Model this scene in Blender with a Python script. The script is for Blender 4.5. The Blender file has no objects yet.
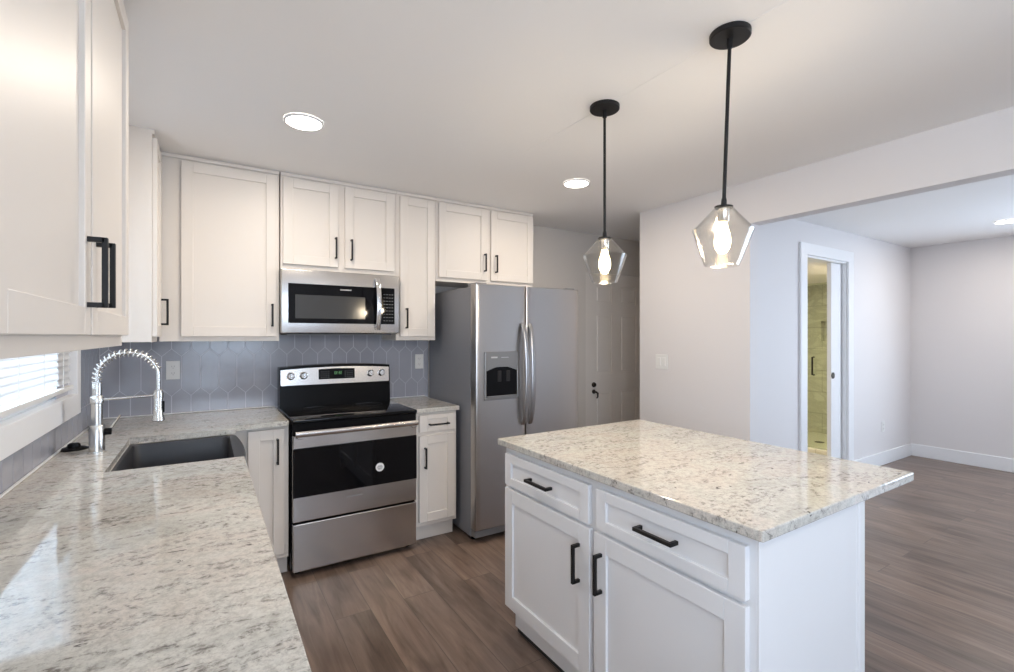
import bpy, bmesh, math, random
from mathutils import Matrix, Vector
PI = math.pi
R = math.radians
random.seed(7)
S = bpy.context.scene
COL = S.collection

# ------------------------------------------------------------------ camera, world, exposure
cam_d = bpy.data.cameras.new('camera')
cam = bpy.data.objects.new('camera', cam_d)
COL.objects.link(cam)
cam.location = (0, 0, 1.403)
cam.rotation_euler = (R(90), 0, R(-32.25))
cam_d.sensor_width = 36
cam_d.lens = 476.16 / 1014 * 36
cam_d.clip_start = 0.02
S.camera = cam

S.view_settings.view_transform = 'Standard'
S.view_settings.look = 'None'
S.view_settings.gamma = 1
S.view_settings.use_curve_mapping = False
S.view_settings.exposure = -0.15

w = bpy.data.worlds.new('sky')
S.world = w
w.use_nodes = True
bg = w.node_tree.nodes['Background']
bg.inputs['Color'].default_value = (0.66, 0.81, 1.0, 1)
bg.inputs['Strength'].default_value = 11.5

CAN_W, PEND_W, BATH_W = 11.0, 10.5, 26.0
WARM = (1.0, 0.88, 0.74)
AMBER = (1.0, 0.83, 0.62)

# ------------------------------------------------------------------ helpers
def tag(o, label=None, cat=None, group=None, kind=None):
    if label: o['label'] = label
    if cat: o['category'] = cat
    if group: o['group'] = group
    if kind: o['kind'] = kind
    return o

def thing(name, label, cat, loc=(0, 0, 0), rz=0.0, group=None):
    o = bpy.data.objects.new(name, None)
    COL.objects.link(o)
    o.empty_display_size = 0.1
    o.location = loc
    o.rotation_euler = (0, 0, rz)
    return tag(o, label, cat, group)

def obj(name, bm, mat, parent=None, smooth=None, label=None, kind=None):
    bmesh.ops.recalc_face_normals(bm, faces=bm.faces[:])
    me = bpy.data.meshes.new(name)
    bm.to_mesh(me)
    bm.free()
    if smooth is not None:
        for p in me.polygons:
            p.use_smooth = True
        me.set_sharp_from_angle(angle=R(smooth))
    mats = mat if isinstance(mat, (list, tuple)) else [mat]
    for m in mats:
        me.materials.append(m)
    o = bpy.data.objects.new(name, me)
    COL.objects.link(o)
    if parent: o.parent = parent
    if label: o['label'] = label
    if kind: o['kind'] = kind
    return o

def struct(name, bm, mat, parent=None, smooth=None):
    o = obj(name, bm, mat, parent, smooth)
    o['kind'] = 'structure'
    return o

def BM(): return bmesh.new()

def box(bm, x0, x1, y0, y1, z0, z1, bev=0.0, seg=2, mi=0):
    t = bmesh.new()
    vs = [t.verts.new((x, y, z)) for z in (z0, z1) for y in (y0, y1) for x in (x0, x1)]
    for f in ((0, 2, 3, 1), (4, 5, 7, 6), (0, 1, 5, 4), (2, 6, 7, 3), (0, 4, 6, 2), (1, 3, 7, 5)):
        t.faces.new([vs[i] for i in f])
    if bev > 0:
        bmesh.ops.bevel(t, geom=t.edges[:], offset=bev, segments=seg, affect='EDGES', profile=0.5)
    merge(bm, t, mi)

def merge(bm, t, mi=0):
    bmesh.ops.recalc_face_normals(t, faces=t.faces[:])
    m = {}
    for v in t.verts: m[v] = bm.verts.new(v.co)
    for f in t.faces:
        nf = bm.faces.new([m[v] for v in f.verts])
        nf.material_index = mi
    t.free()

def loft(bm, rings, cap0=True, cap1=True, closed=False, mi=0):
    t = bmesh.new()
    L = [[t.verts.new(p) for p in r] for r in rings]
    n = len(L[0])
    k = len(L)
    for i in range(k if closed else k - 1):
        a, b = L[i], L[(i + 1) % k]
        for j in range(n):
            t.faces.new((a[j], a[(j + 1) % n], b[(j + 1) % n], b[j]))
    if not closed:
        if cap0: t.faces.new(L[0])
        if cap1: t.faces.new(L[-1])
    merge(bm, t, mi)

def lathe(bm, prof, c=(0, 0, 0), n=32, axis='Z', cap0=True, cap1=True, mi=0):
    rings = []
    for r, h in prof:
        ring = []
        for i in range(n):
            a = 2 * PI * i / n
            u, v = r * math.cos(a), r * math.sin(a)
            if axis == 'Z': p = (c[0] + u, c[1] + v, c[2] + h)
            elif axis == 'Y': p = (c[0] + u, c[1] + h, c[2] + v)
            else: p = (c[0] + h, c[1] + u, c[2] + v)
            ring.append(p)
        rings.append(ring)
    loft(bm, rings, cap0, cap1, mi=mi)

def tube(bm, pts, r, n=10, mi=0, caps=True):
    pts = [Vector(p) for p in pts]
    rr = r if isinstance(r, (list, tuple)) else [r] * len(pts)
    rings = []
    ref = None
    for i, p in enumerate(pts):
        if i == 0: t = pts[1] - p
        elif i == len(pts) - 1: t = p - pts[i - 1]
        else: t = pts[i + 1] - pts[i - 1]
        t.normalize()
        if ref is None:
            ref = Vector((0, 0, 1)) if abs(t.z) < 0.9 else Vector((1, 0, 0))
        a = ref - t * ref.dot(t)
        a.normalize()
        ref = a
        b = t.cross(a)
        rings.append([p + (a * math.cos(2 * PI * k / n) + b * math.sin(2 * PI * k / n)) * rr[i] for k in range(n)])
    loft(bm, rings, caps, caps, mi=mi)

def prism(bm, poly, z0, z1, bev=0.0, seg=2, mi=0):
    t = bmesh.new()
    lo = [t.verts.new((x, y, z0)) for x, y in poly]
    hi = [t.verts.new((x, y, z1)) for x, y in poly]
    n = len(poly)
    t.faces.new(lo[::-1]); t.faces.new(hi)
    for i in range(n):
        t.faces.new((lo[i], lo[(i + 1) % n], hi[(i + 1) % n], hi[i]))
    if bev: bmesh.ops.bevel(t, geom=t.edges[:], offset=bev, segments=seg, affect='EDGES', profile=0.5)
    merge(bm, t, mi)

def rrect(cx, cy, wx, wy, r, z, n=5):
    out = []
    for sx, sy, a0 in ((1, 1, 0), (-1, 1, 90), (-1, -1, 180), (1, -1, 270)):
        for i in range(n + 1):
            a = R(a0 + 90 * i / n)
            out.append((cx + sx * (wx / 2 - r) + r * math.cos(a), cy + sy * (wy / 2 - r) + r * math.sin(a), z))
    return out

# ------------------------------------------------------------------ materials
def mat(name, col=(0.8, 0.8, 0.8), rough=0.5, metal=0.0, spec=None, coat=0.0):
    m = bpy.data.materials.new(name)
    m.use_nodes = True
    b = m.node_tree.nodes['Principled BSDF']
    b.inputs['Base Color'].default_value = (*col, 1)
    b.inputs['Roughness'].default_value = rough
    b.inputs['Metallic'].default_value = metal
    if spec is not None: b.inputs['Specular IOR Level'].default_value = spec
    if coat:
        b.inputs['Coat Weight'].default_value = coat
        b.inputs['Coat Roughness'].default_value = 0.05
    return m

class N:
    def __init__(s, m):
        s.t = m.node_tree; s.b = s.t.nodes.get('Principled BSDF')
    def new(s, typ, **kw):
        n = s.t.nodes.new(typ)
        for k, v in kw.items():
            if k.startswith('_'): n.inputs[k[1:].replace('_', ' ')].default_value = v
            else: setattr(n, k, v)
        return n
    def link(s, a, b): s.t.links.new(a, b)
    def coords(s, scale=(1, 1, 1), rot=(0, 0, 0), src='Object'):
        c = s.new('ShaderNodeTexCoord')
        mp = s.new('ShaderNodeMapping')
        mp.inputs['Scale'].default_value = scale
        mp.inputs['Rotation'].default_value = rot
        s.link(c.outputs[src], mp.inputs['Vector'])
        return mp.outputs['Vector']
    def pos(s, scale=(1, 1, 1), rot=(0, 0, 0)):
        c = s.new('ShaderNodeNewGeometry')
        mp = s.new('ShaderNodeMapping')
        mp.inputs['Scale'].default_value = scale
        mp.inputs['Rotation'].default_value = rot
        s.link(c.outputs['Position'], mp.inputs['Vector'])
        return mp.outputs['Vector']
    def noise(s, vec, scale, detail=4, rough=0.5, dist=0.0):
        n = s.new('ShaderNodeTexNoise')
        n.inputs['Scale'].default_value = scale
        n.inputs['Detail'].default_value = detail
        n.inputs['Roughness'].default_value = rough
        n.inputs['Distortion'].default_value = dist
        s.link(vec, n.inputs['Vector'])
        return n
    def ramp(s, fac, stops):
        n = s.new('ShaderNodeValToRGB')
        e = n.color_ramp.elements
        while len(e) < len(stops): e.new(0.5)
        for i, (p, c) in enumerate(stops):
            e[i].position = p
            e[i].color = (*c, 1) if len(c) == 3 else c
        s.link(fac, n.inputs['Fac'])
        return n.outputs['Color']
    def mix(s, fac, a, b, mode='MIX'):
        n = s.new('ShaderNodeMix', data_type='RGBA', blend_type=mode)
        if isinstance(fac, (int, float)): n.inputs['Factor'].default_value = fac
        else: s.link(fac, n.inputs['Factor'])
        for k, v in ((6, a), (7, b)):
            if isinstance(v, tuple): n.inputs[k].default_value = (*v, 1)
            else: s.link(v, n.inputs[k])
        return n.outputs[2]
    def bump(s, h, strength=0.1, dist=0.01):
        n = s.new('ShaderNodeBump')
        n.inputs['Strength'].default_value = strength
        n.inputs['Distance'].default_value = dist
        s.link(h, n.inputs['Height'])
        s.link(n.outputs['Normal'], s.b.inputs['Normal'])

def wall_paint(name, col, rough=0.6):
    m = mat(name, col, rough)
    n = N(m)
    v = n.noise(n.pos(), 220, 3)
    n.bump(v.outputs['Fac'], 0.06, 0.003)
    return m

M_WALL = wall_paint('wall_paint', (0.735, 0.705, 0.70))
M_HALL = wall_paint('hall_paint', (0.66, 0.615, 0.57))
M_CEIL = wall_paint('ceiling_paint', (0.90, 0.89, 0.885), 0.8)
M_TRIM = mat('trim_paint', (0.83, 0.83, 0.84), 0.35)
M_CAB_WARM = mat('cabinet_paint_warmlit', (0.785, 0.73, 0.672), 0.45)  # white cabinet paint with warm lamplight put into the colour
M_CAB_DAY = mat('cabinet_paint_daylit', (0.80, 0.795, 0.80), 0.34)  # same cabinet white on the island, cooler daylight tone put into the colour
M_BLACK = mat('black_metal', (0.012, 0.011, 0.011), 0.45, 0, 0.3)
M_BLKPL = mat('black_plastic', (0.006, 0.006, 0.007), 0.22, 0, 0.10)
M_BLKGL = mat('black_glass', (0.004, 0.004, 0.005), 0.04, 0, 0.22)
M_OVGL = mat('microwave_window', (0.045, 0.045, 0.045), 0.12)
M_WPL = mat('white_plastic', (0.80, 0.79, 0.77), 0.35)
M_CHROME = mat('chrome', (0.82, 0.82, 0.82), 0.10, 1.0)
M_NICKEL = mat('brushed_nickel', (0.66, 0.65, 0.63), 0.24, 1.0)
M_SINK = mat('sink_composite', (0.030, 0.031, 0.036), 0.40)
M_GAPSHADE = mat('gap_shade', (0.02, 0.02, 0.02), 0.8)  # shade of the gap above the floor, as a colour
M_GREYPL = mat('grey_plastic', (0.20, 0.20, 0.205), 0.4)
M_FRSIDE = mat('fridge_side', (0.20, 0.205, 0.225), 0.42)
M_BRONZE = mat('bronze', (0.05, 0.04, 0.032), 0.35, 0.8)
M_STICK = mat('sticker', (0.75, 0.75, 0.74), 0.4)
M_PRINT = mat('pale_print', (0.55, 0.55, 0.55), 0.4)

def steel(name, col, rough, axis):
    m = mat(name, col, rough, 1.0)
    n = N(m)
    sc = {'X': (2, 400, 400), 'Z': (400, 400, 2)}[axis]
    v = n.noise(n.pos(sc), 1.0, 2)
    r = n.new('ShaderNodeMapRange')
    r.inputs['To Min'].default_value = rough - 0.02
    r.inputs['To Max'].default_value = rough + 0.02
    n.link(v.outputs['Fac'], r.inputs['Value'])
    n.link(r.outputs['Result'], n.b.inputs['Roughness'])
    return m
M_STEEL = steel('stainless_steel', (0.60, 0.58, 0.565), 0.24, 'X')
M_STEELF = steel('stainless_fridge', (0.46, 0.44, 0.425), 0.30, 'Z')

def granite():
    m = mat('granite', rough=0.06)
    n = N(m)
    p = n.pos()
    ps = n.pos((0.75, 1.35, 1.0), (0, 0, R(20)))
    big = n.noise(ps, 3.6, 5, 0.6, 0.9)
    base = n.ramp(big.outputs['Fac'], [(0.30, (0.52, 0.515, 0.47)), (0.45, (0.66, 0.645, 0.59)), (0.57, (0.645, 0.59, 0.53)), (0.72, (0.67, 0.645, 0.585))])
    mid = n.noise(p, 55, 6, 0.7, 0.3)
    g1 = n.ramp(mid.outputs['Fac'], [(0.36, (0, 0, 0)), (0.56, (1, 1, 1))])
    c1 = n.mix(g1, (0.36, 0.34, 0.30), base)
    c1 = n.mix(0.60, base, c1)
    fine = n.noise(p, 170, 4, 0.65)
    g2 = n.ramp(fine.outputs['Fac'], [(0.36, (0.0, 0.0, 0.0)), (0.52, (1, 1, 1))])
    c2 = n.mix(g2, (0.38, 0.36, 0.34), c1)
    c2 = n.mix(0.50, c1, c2)
    vein = n.noise(n.pos((0.6, 1.7, 1.0), (0, 0, R(14))), 4.0, 7, 0.68, 1.0)
    g3 = n.ramp(vein.outputs['Fac'], [(0.0, (0, 0, 0)), (0.44, (0, 0, 0)), (0.475, (1, 1, 1)), (0.51, (0, 0, 0))])
    gm = n.ramp(mid.outputs['Fac'], [(0.38, (0.85, 0.85, 0.85)), (0.53, (0.08, 0.08, 0.08))])
    gv = n.mix(1.0, g3, gm, 'MULTIPLY')
    c3 = n.mix(gv, c2, (0.11, 0.10, 0.09))
    sp = n.noise(ps, 30, 3, 0.6, 0.5)
    g4 = n.ramp(sp.outputs['Fac'], [(0.28, (1, 1, 1)), (0.315, (0, 0, 0))])
    c4 = n.mix(g4, c3, (0.11, 0.10, 0.095))
    n.link(c4, n.b.inputs['Base Color'])
    return m
M_GRAN = granite()

def floor_mat():
    m = mat('vinyl_plank', rough=0.31)
    n = N(m)
    v = n.pos((1, 1, 1), (0, 0, R(90)))
    br = n.new('ShaderNodeTexBrick')
    br.offset = 0.37
    br.inputs['Scale'].default_value = 1.0
    br.inputs['Brick Width'].default_value = 1.22
    br.inputs['Row Height'].default_value = 0.178
    br.inputs['Mortar Size'].default_value = 0.0016
    br.inputs['Mortar Smooth'].default_value = 0.3
    br.inputs['Color1'].default_value = (0.0, 0.0, 0.0, 1)
    br.inputs['Color2'].default_value = (1, 1, 1, 1)
    br.inputs['Mortar'].default_value = (0.5, 0.5, 0.5, 1)
    n.link(v, br.inputs['Vector'])
    # per-plank offset of the grain
    off = n.new('ShaderNodeVectorMath', operation='SCALE')
    off.inputs['Scale'].default_value = 13.0
    n.link(br.outputs['Color'], off.inputs[0])
    gr = n.pos((9.0, 0.75, 1))
    add = n.new('ShaderNodeVectorMath', operation='ADD')
    n.link(gr, add.inputs[0]); n.link(off.outputs[0], add.inputs[1])
    g = n.noise(add.outputs[0], 2.6, 7, 0.62, 0.8)
    gc = n.ramp(g.outputs['Fac'], [(0.28, (0.103, 0.071, 0.054)), (0.44, (0.172, 0.123, 0.096)), (0.58, (0.215, 0.159, 0.127)), (0.75, (0.275, 0.210, 0.170))])
    kn = n.pos((3.2, 0.9, 1))
    add2 = n.new('ShaderNodeVectorMath', operation='ADD')
    n.link(kn, add2.inputs[0]); n.link(off.outputs[0], add2.inputs[1])
    k = n.noise(add2.outputs[0], 2.2, 3, 0.5, 0.5)
    kc = n.ramp(k.outputs['Fac'], [(0.30, (0.60, 0.56, 0.54)), (0.50, (1, 1, 1)), (0.72, (1.0, 0.96, 0.93))])
    c = n.mix(1.0, gc, kc, 'MULTIPLY')
    tint = n.ramp(br.outputs['Color'], [(0.0, (0.80, 0.79, 0.79)), (1.0, (1.12, 1.08, 1.05))])
    c = n.mix(1.0, c, tint, 'MULTIPLY')
    c = n.mix(br.outputs['Fac'], c, (0.075, 0.058, 0.048))
    n.link(c, n.b.inputs['Base Color'])
    n.bump(g.outputs['Fac'], 0.05, 0.004)
    return m
M_FLOOR = floor_mat()

def tile_mat():
    m = mat('glazed_tile', rough=0.16)
    n = N(m)
    v = n.noise(n.pos(), 3.0, 3)
    c = n.ramp(v.outputs['Fac'], [(0.35, (0.335, 0.340, 0.385)), (0.65, (0.385, 0.390, 0.440))])
    n.link(c, n.b.inputs['Base Color'])
    return m
M_TILE = tile_mat()
M_GROUT = mat('grout', (0.60, 0.605, 0.66), 0.8)

def marble_mat():
    m = mat('shower_tile', rough=0.2)
    n = N(m)
    v = n.noise(n.pos((1, 0.6, 1.4), (0.5, 0.3, 0.4)), 2.5, 6, 0.6, 1.4)
    c = n.ramp(v.outputs['Fac'], [(0.40, (0.72, 0.71, 0.66)), (0.50, (0.60, 0.59, 0.54)), (0.56, (0.76, 0.75, 0.70))])
    br = n.new('ShaderNodeTexBrick')
    br.inputs['Scale'].default_value = 1
    br.inputs['Brick Width'].default_value = 0.61
    br.inputs['Row Height'].default_value = 0.305
    br.inputs['Mortar Size'].default_value = 0.003
    br.inputs['Color1'].default_value = br.inputs['Color2'].default_value = (1, 1, 1, 1)
    br.inputs['Mortar'].default_value = (0.6, 0.6, 0.58, 1)
    g = n.new('ShaderNodeNewGeometry')
    sep = n.new('ShaderNodeSeparateXYZ'); n.link(g.outputs['Position'], sep.inputs[0])
    ad = n.new('ShaderNodeMath', operation='ADD')
    n.link(sep.outputs['X'], ad.inputs[0]); n.link(sep.outputs['Y'], ad.inputs[1])
    cb = n.new('ShaderNodeCombineXYZ')
    n.link(ad.outputs[0], cb.inputs['X']); n.link(sep.outputs['Z'], cb.inputs['Y'])
    n.link(cb.outputs[0], br.inputs['Vector'])
    c = n.mix(1.0, c, br.outputs['Color'], 'MULTIPLY')
    n.link(c, n.b.inputs['Base Color'])
    return m
M_MARBLE = marble_mat()
M_BATHFL = mat('bath_floor', (0.60, 0.53, 0.42), 0.4)

def thin_glass(name, tint=(1, 1, 1), gloss=1.0, ior=1.5, seeds=False):
    m = bpy.data.materials.new(name)
    m.use_nodes = True
    n = N(m)
    n.t.nodes.remove(n.b)
    out = n.t.nodes['Material Output']
    tr = n.new('ShaderNodeBsdfTransparent'); tr.inputs['Color'].default_value = (*tint, 1)
    gl = n.new('ShaderNodeBsdfGlossy'); gl.inputs['Roughness'].default_value = 0.02
    fr = n.new('ShaderNodeLayerWeight'); fr.inputs['Blend'].default_value = 0.5
    pw = n.new('ShaderNodeMath', operation='POWER'); pw.inputs[1].default_value = 4.0
    n.link(fr.outputs['Facing'], pw.inputs[0])
    pa = n.new('ShaderNodeMath', operation='MULTIPLY_ADD'); pa.inputs[1].default_value = 0.8; pa.inputs[2].default_value = 0.04
    n.link(pw.outputs[0], pa.inputs[0])
    fac = pa.outputs[0]
    if seeds:
        v = n.noise(n.pos(), 130, 2)
        b = n.new('ShaderNodeBump'); b.inputs['Strength'].default_value = 0.25; b.inputs['Distance'].default_value = 0.004
        n.link(v.outputs['Fac'], b.inputs['Height'])
        n.link(b.outputs['Normal'], fr.inputs['Normal']); n.link(b.outputs['Normal'], gl.inputs['Normal'])
    mul = n.new('ShaderNodeMath', operation='MULTIPLY'); mul.inputs[1].default_value = gloss
    mul.use_clamp = True
    n.link(fac, mul.inputs[0])
    mx = n.new('ShaderNodeMixShader')
    n.link(mul.outputs[0], mx.inputs[0]); n.link(tr.outputs[0], mx.inputs[1]); n.link(gl.outputs[0], mx.inputs[2])
    n.link(mx.outputs[0], out.inputs['Surface'])
    return m
M_SHADE = thin_glass('seeded_glass', (0.97, 0.965, 0.95), 1.3, 1.45, True)
M_PANE = thin_glass('window_glass', (0.96, 0.98, 0.98))
M_SHGL = thin_glass('shower_glass', (0.93, 0.955, 0.89))

def emit(name, col, strength):
    m = bpy.data.materials.new(name)
    m.use_nodes = True
    b = m.node_tree.nodes['Principled BSDF']
    b.inputs['Base Color'].default_value = (*[min(1, c) for c in col], 1)
    b.inputs['Emission Color'].default_value = (*col, 1)
    b.inputs['Emission Strength'].default_value = strength
    return m
M_LED = emit('led_lens', (1.0, 0.93, 0.84), 22)
M_BULB = emit('bulb_glow', (1.0, 0.80, 0.50), 12)
M_FIL = emit('filament', (1.0, 0.85, 0.62), 45)
M_GREEN = emit('green_digits', (0.35, 0.9, 0.35), 0.25)

def blind_mat():
    m = bpy.data.materials.new('blind_slat')
    m.use_nodes = True
    n = N(m)
    n.b.inputs['Base Color'].default_value = (0.88, 0.88, 0.88, 1)
    n.b.inputs['Roughness'].default_value = 0.4
    tl = n.new('ShaderNodeBsdfTranslucent'); tl.inputs['Color'].default_value = (0.85, 0.87, 0.9, 1)
    mx = n.new('ShaderNodeMixShader'); mx.inputs[0].default_value = 0.34
    n.link(n.b.outputs[0], mx.inputs[1]); n.link(tl.outputs[0], mx.inputs[2])
    n.link(mx.outputs[0], n.t.nodes['Material Output'].inputs['Surface'])
    return m
M_BLIND = blind_mat()

# ------------------------------------------------------------------ dimensions
XL, YB, ZC = -0.537, 3.64, 2.44        # left wall, back wall, ceiling
XS, YS0, YS1 = 3.08, 1.83, 2.79        # stub wall between kitchen and living room
YL, XF = 2.21, 7.02                    # living-room wall with the bathroom door, far wall
YN = -2.6                              # wall behind the camera
WY0, WY1, WZ0, WZ1 = 1.968, 2.895, 1.138, 2.10   # sink window opening

# ------------------------------------------------------------------ room shell
b = BM(); box(b, -0.75, 7.6, YN - 0.15, 4.0, -0.06, 0.0)
struct('floor', b, M_FLOOR)
b = BM(); box(b, -0.75, 7.15, YN - 0.15, 3.8, ZC, ZC + 0.1)
ceil = struct('ceiling', b, M_CEIL)
b = BM(); box(b, 1.5175, 1.5225, 0.0, 2.2, ZC - 0.0012, ZC)
obj('drywall_seam', b, M_CEIL, ceil)

b = BM()   # left wall with the sink window and an added, unseen daylight opening behind the camera
TL = XL - 0.10
box(b, TL, XL, -0.6, WY0, 0, ZC); box(b, TL, XL, YN, -1.9, 0, ZC); box(b, TL, XL, -1.9, -0.6, 0, 0.95); box(b, TL, XL, -1.9, -0.6, 2.1, ZC); box(b, TL, XL, WY1, YB + 0.12, 0, ZC)
box(b, TL, XL, WY0, WY1, 0, WZ0); box(b, TL, XL, WY0, WY1, WZ1, ZC)
struct('wall_left', b, M_WALL)

DX0, DX1, DZ = 3.235, 4.10, 2.055      # hall door
b = BM()
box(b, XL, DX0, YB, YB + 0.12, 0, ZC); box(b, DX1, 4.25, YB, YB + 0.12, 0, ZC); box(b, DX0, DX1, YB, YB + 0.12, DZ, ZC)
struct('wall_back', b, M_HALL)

b = BM()   # stub wall, header beam over the wide opening, wall of the corridor
box(b, XS, XS + 0.11, YS0, YS1, 0, ZC)
box(b, XS + 0.11, 4.25, YS1 - 0.1, YS1, 0, ZC)
box(b, 4.25, 4.35, YL + 0.11, YB + 0.12, 0, ZC)
struct('wall_right', b, M_WALL)
b = BM(); box(b, XS, XS + 0.11, YN, YS0, 2.158, ZC)
struct('beam', b, M_WALL)

BX0, BX1, BZ = 4.595, 5.40, 2.14        # bathroom doorway
b = BM()
box(b, XS + 0.11, BX0, YL, YL + 0.11, 0, ZC); box(b, BX0, BX1, YL, YL + 0.11, BZ, ZC)
box(b, BX1, XF + 0.1, YL, YL + 0.03, 0, ZC); box(b, BX1, XF + 0.1, YL + 0.08, YL + 0.11, 0, ZC)
struct('wall_living', b, M_WALL)
b = BM()   # far wall, with an unseen opening added for living room daylight
box(b, XF, XF + 0.1, 0.7, YL, 0, ZC); box(b, XF, XF + 0.1, YN, -1.6, 0, ZC)
box(b, XF, XF + 0.1, -1.6, 0.7, 0, 0.5); box(b, XF, XF + 0.1, -1.6, 0.7, 2.1, ZC)
struct('wall_far', b, M_WALL)
b = BM()   # wall behind the camera with an unseen opening added for daylight
for x0, x1 in ((TL, -0.3), (1.0, XF + 0.1)): box(b, x0, x1, YN - 0.12, YN, 0, ZC)
for x0, x1, zs in ((-0.3, 1.0, 1.0),):
    box(b, x0, x1, YN - 0.12, YN, 2.10, ZC); box(b, x0, x1, YN - 0.12, YN, 0, zs)
struct('wall_near', b, M_WALL)

# baseboards
def baseboard(name, x0, x1, y0, y1, h=0.14):
    b = BM(); box(b, x0, x1, y0, y1, 0, h, 0.004)
    struct(name, b, M_TRIM)
baseboard('baseboard_living', 5.52, XF - 0.016, YL - 0.016, YL)
baseboard('baseboard_living_left', XS + 0.11, 4.51, YL - 0.016, YL)
baseboard('baseboard_far', XF - 0.016, XF, YN, YL)
baseboard('baseboard_right', XS - 0.016, XS, YS0, YS1)

# ------------------------------------------------------------------ picket tile backsplash
def picket_clip(poly, lo, hi, ax):
    def clip(ps, f):
        out = []
        for i in range(len(ps)):
            a, c = ps[i], ps[(i + 1) % len(ps)]
            fa, fc = f(a), f(c)
            if fa >= 0: out.append(a)
            if fa * fc < 0:
                t = fa / (fa - fc)
                out.append((a[0] + t * (c[0] - a[0]), a[1] + t * (c[1] - a[1])))
        return out
    p = clip(poly, lambda q: q[ax] - lo)
    if len(p) >= 3: p = clip(p, lambda q: hi - q[ax])
    return p

def pickets(u0, u1, z0, z1, ph, place, holes=()):
    W, HS, AP, G = 0.1015, 0.202, 0.047, 0.0046
    b = BM()
    zc0 = 1.174                      # centre height of the row with apexes at phase ph
    for r in range(-4, 5):
        zc = zc0 + r * (HS + AP)
        off = ph + (0.5 * W if r % 2 else 0)
        for i in range(int((u0 - off) / W) - 2, int((u1 - off) / W) + 3):
            c = off + i * W
            hw = W / 2 - G / 2
            poly = [(c - hw, zc - HS / 2), (c, zc - HS / 2 - AP + G / 2), (c + hw, zc - HS / 2), (c + hw, zc + HS / 2), (c, zc + HS / 2 + AP - G / 2), (c - hw, zc + HS / 2)]
            poly = picket_clip(poly, u0 + 0.001, u1 - 0.001, 0)
            if len(poly) >= 3: poly = picket_clip(poly, z0 + 0.002, z1, 1)
            if len(poly) < 3: continue
            f = [b.verts.new(place(u, z, 0.0042)) for u, z in poly]
            k = [b.verts.new(place(u, z, 0.0)) for u, z in poly]
            b.faces.new(f)
            for j in range(len(f)):
                b.faces.new((f[j], f[(j + 1) % len(f)], k[(j + 1) % len(f)], k[j]))
    return b

ZT = 0.918
bs = BM(); box(bs, XL + 0.002, 1.53, YB - 0.0045, YB - 0.0005, ZT - 0.04, 1.50)
bso = struct('backsplash_back', bs, M_GROUT)
b = pickets(XL + 0.008, 1.53, ZT, 1.48, 0.018, lambda u, z, d: (u, YB - 0.0015 - d, z))
obj('picket_tiles', b, M_TILE, bso)
bs = BM(); box(bs, XL + 0.0005, XL + 0.0045, YN + 1.6, WY1 - 0.2, ZT - 0.04, 1.06); box(bs, XL + 0.0005, XL + 0.0045, WY1 - 0.2, YB - 0.005, ZT - 0.04, 1.40)
bso = struct('backsplash_left', bs, M_GROUT)
b = pickets(0.4, YB - 0.008, ZT, 1.038, 0.03, lambda u, z, d: (XL + 0.0015 + d, u, z))
t2 = pickets(WY1 + 0.07, YB - 0.008, 1.038, 1.37, 0.03, lambda u, z, d: (XL + 0.0015 + d, u, z))
merge(b, t2)
obj('picket_tiles', b, M_TILE, bso)
b = BM(); box(b, XL + 0.008, 0.40, YB - 0.016, YB - 0.008, 0.9165, 0.9225, 0.001); box(b, XL + 0.008, XL + 0.016, -0.6, YB - 0.008, 0.9165, 0.9225, 0.001)
box(b, 1.18, 1.50, YB - 0.016, YB - 0.008, 0.9165, 0.9225, 0.001)
struct('trim_caulk', b, M_TRIM)

# ------------------------------------------------------------------ window over the sink
b = BM()   # casing: picture frame of boards
cx0, cx1 = XL + 0.0005, XL + 0.037
box(b, cx0, cx1, WY1, WY1 + 0.07, WZ0 - 0.095, WZ1 + 0.09, 0.002)
box(b, cx0, cx1, WY0 - 0.25, WY1, WZ0 - 0.095, WZ0, 0.002)
box(b, cx0, cx1, WY0, WY1, WZ1, WZ1 + 0.09, 0.002)
win = struct('window_1', b, M_TRIM)
b = BM()   # jamb lining
for y0, y1, z0, z1 in ((WY0, WY0 + 0.02, WZ0, WZ1), (WY1 - 0.02, WY1, WZ0, WZ1), (WY0 + .02, WY1 - .02, WZ0, WZ0 + 0.02), (WY0 + .02, WY1 - .02, WZ1 - 0.02, WZ1)):
    box(b, TL, XL - 0.012, y0, y1, z0, z1)
obj('window_jamb', b, M_TRIM, win)
b = BM()   # vinyl sashes
fy0, fy1, fz0, fz1, zm = WY0 + 0.02, WY1 - 0.02, WZ0 + 0.02, WZ1 - 0.02, 1.60
for z0, z1, x in ((fz0, zm, TL + 0.055), (zm - 0.03, fz1, TL + 0.025)):
    for a, c, d, e in ((fy0, fy0 + 0.025, z0, z1), (fy1 - 0.025, fy1, z0, z1), (fy0 + 0.025, fy1 - 0.025, z0, z0 + 0.03), (fy0 + 0.025, fy1 - 0.025, z1 - 0.03, z1)):
        box(b, x, x + 0.028, a, c, d, e, 0.002)
sash = obj('window_sash', b, M_WPL, win)
b = BM()
box(b, TL + 0.067, TL + 0.071, fy0 + .02, fy1 - .02, fz0 + .02, zm - .02)
box(b, TL + 0.037, TL + 0.041, fy0 + .02, fy1 - .02, zm - .002, fz1 - .02)
obj('pane', b, M_PANE, sash)

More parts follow.
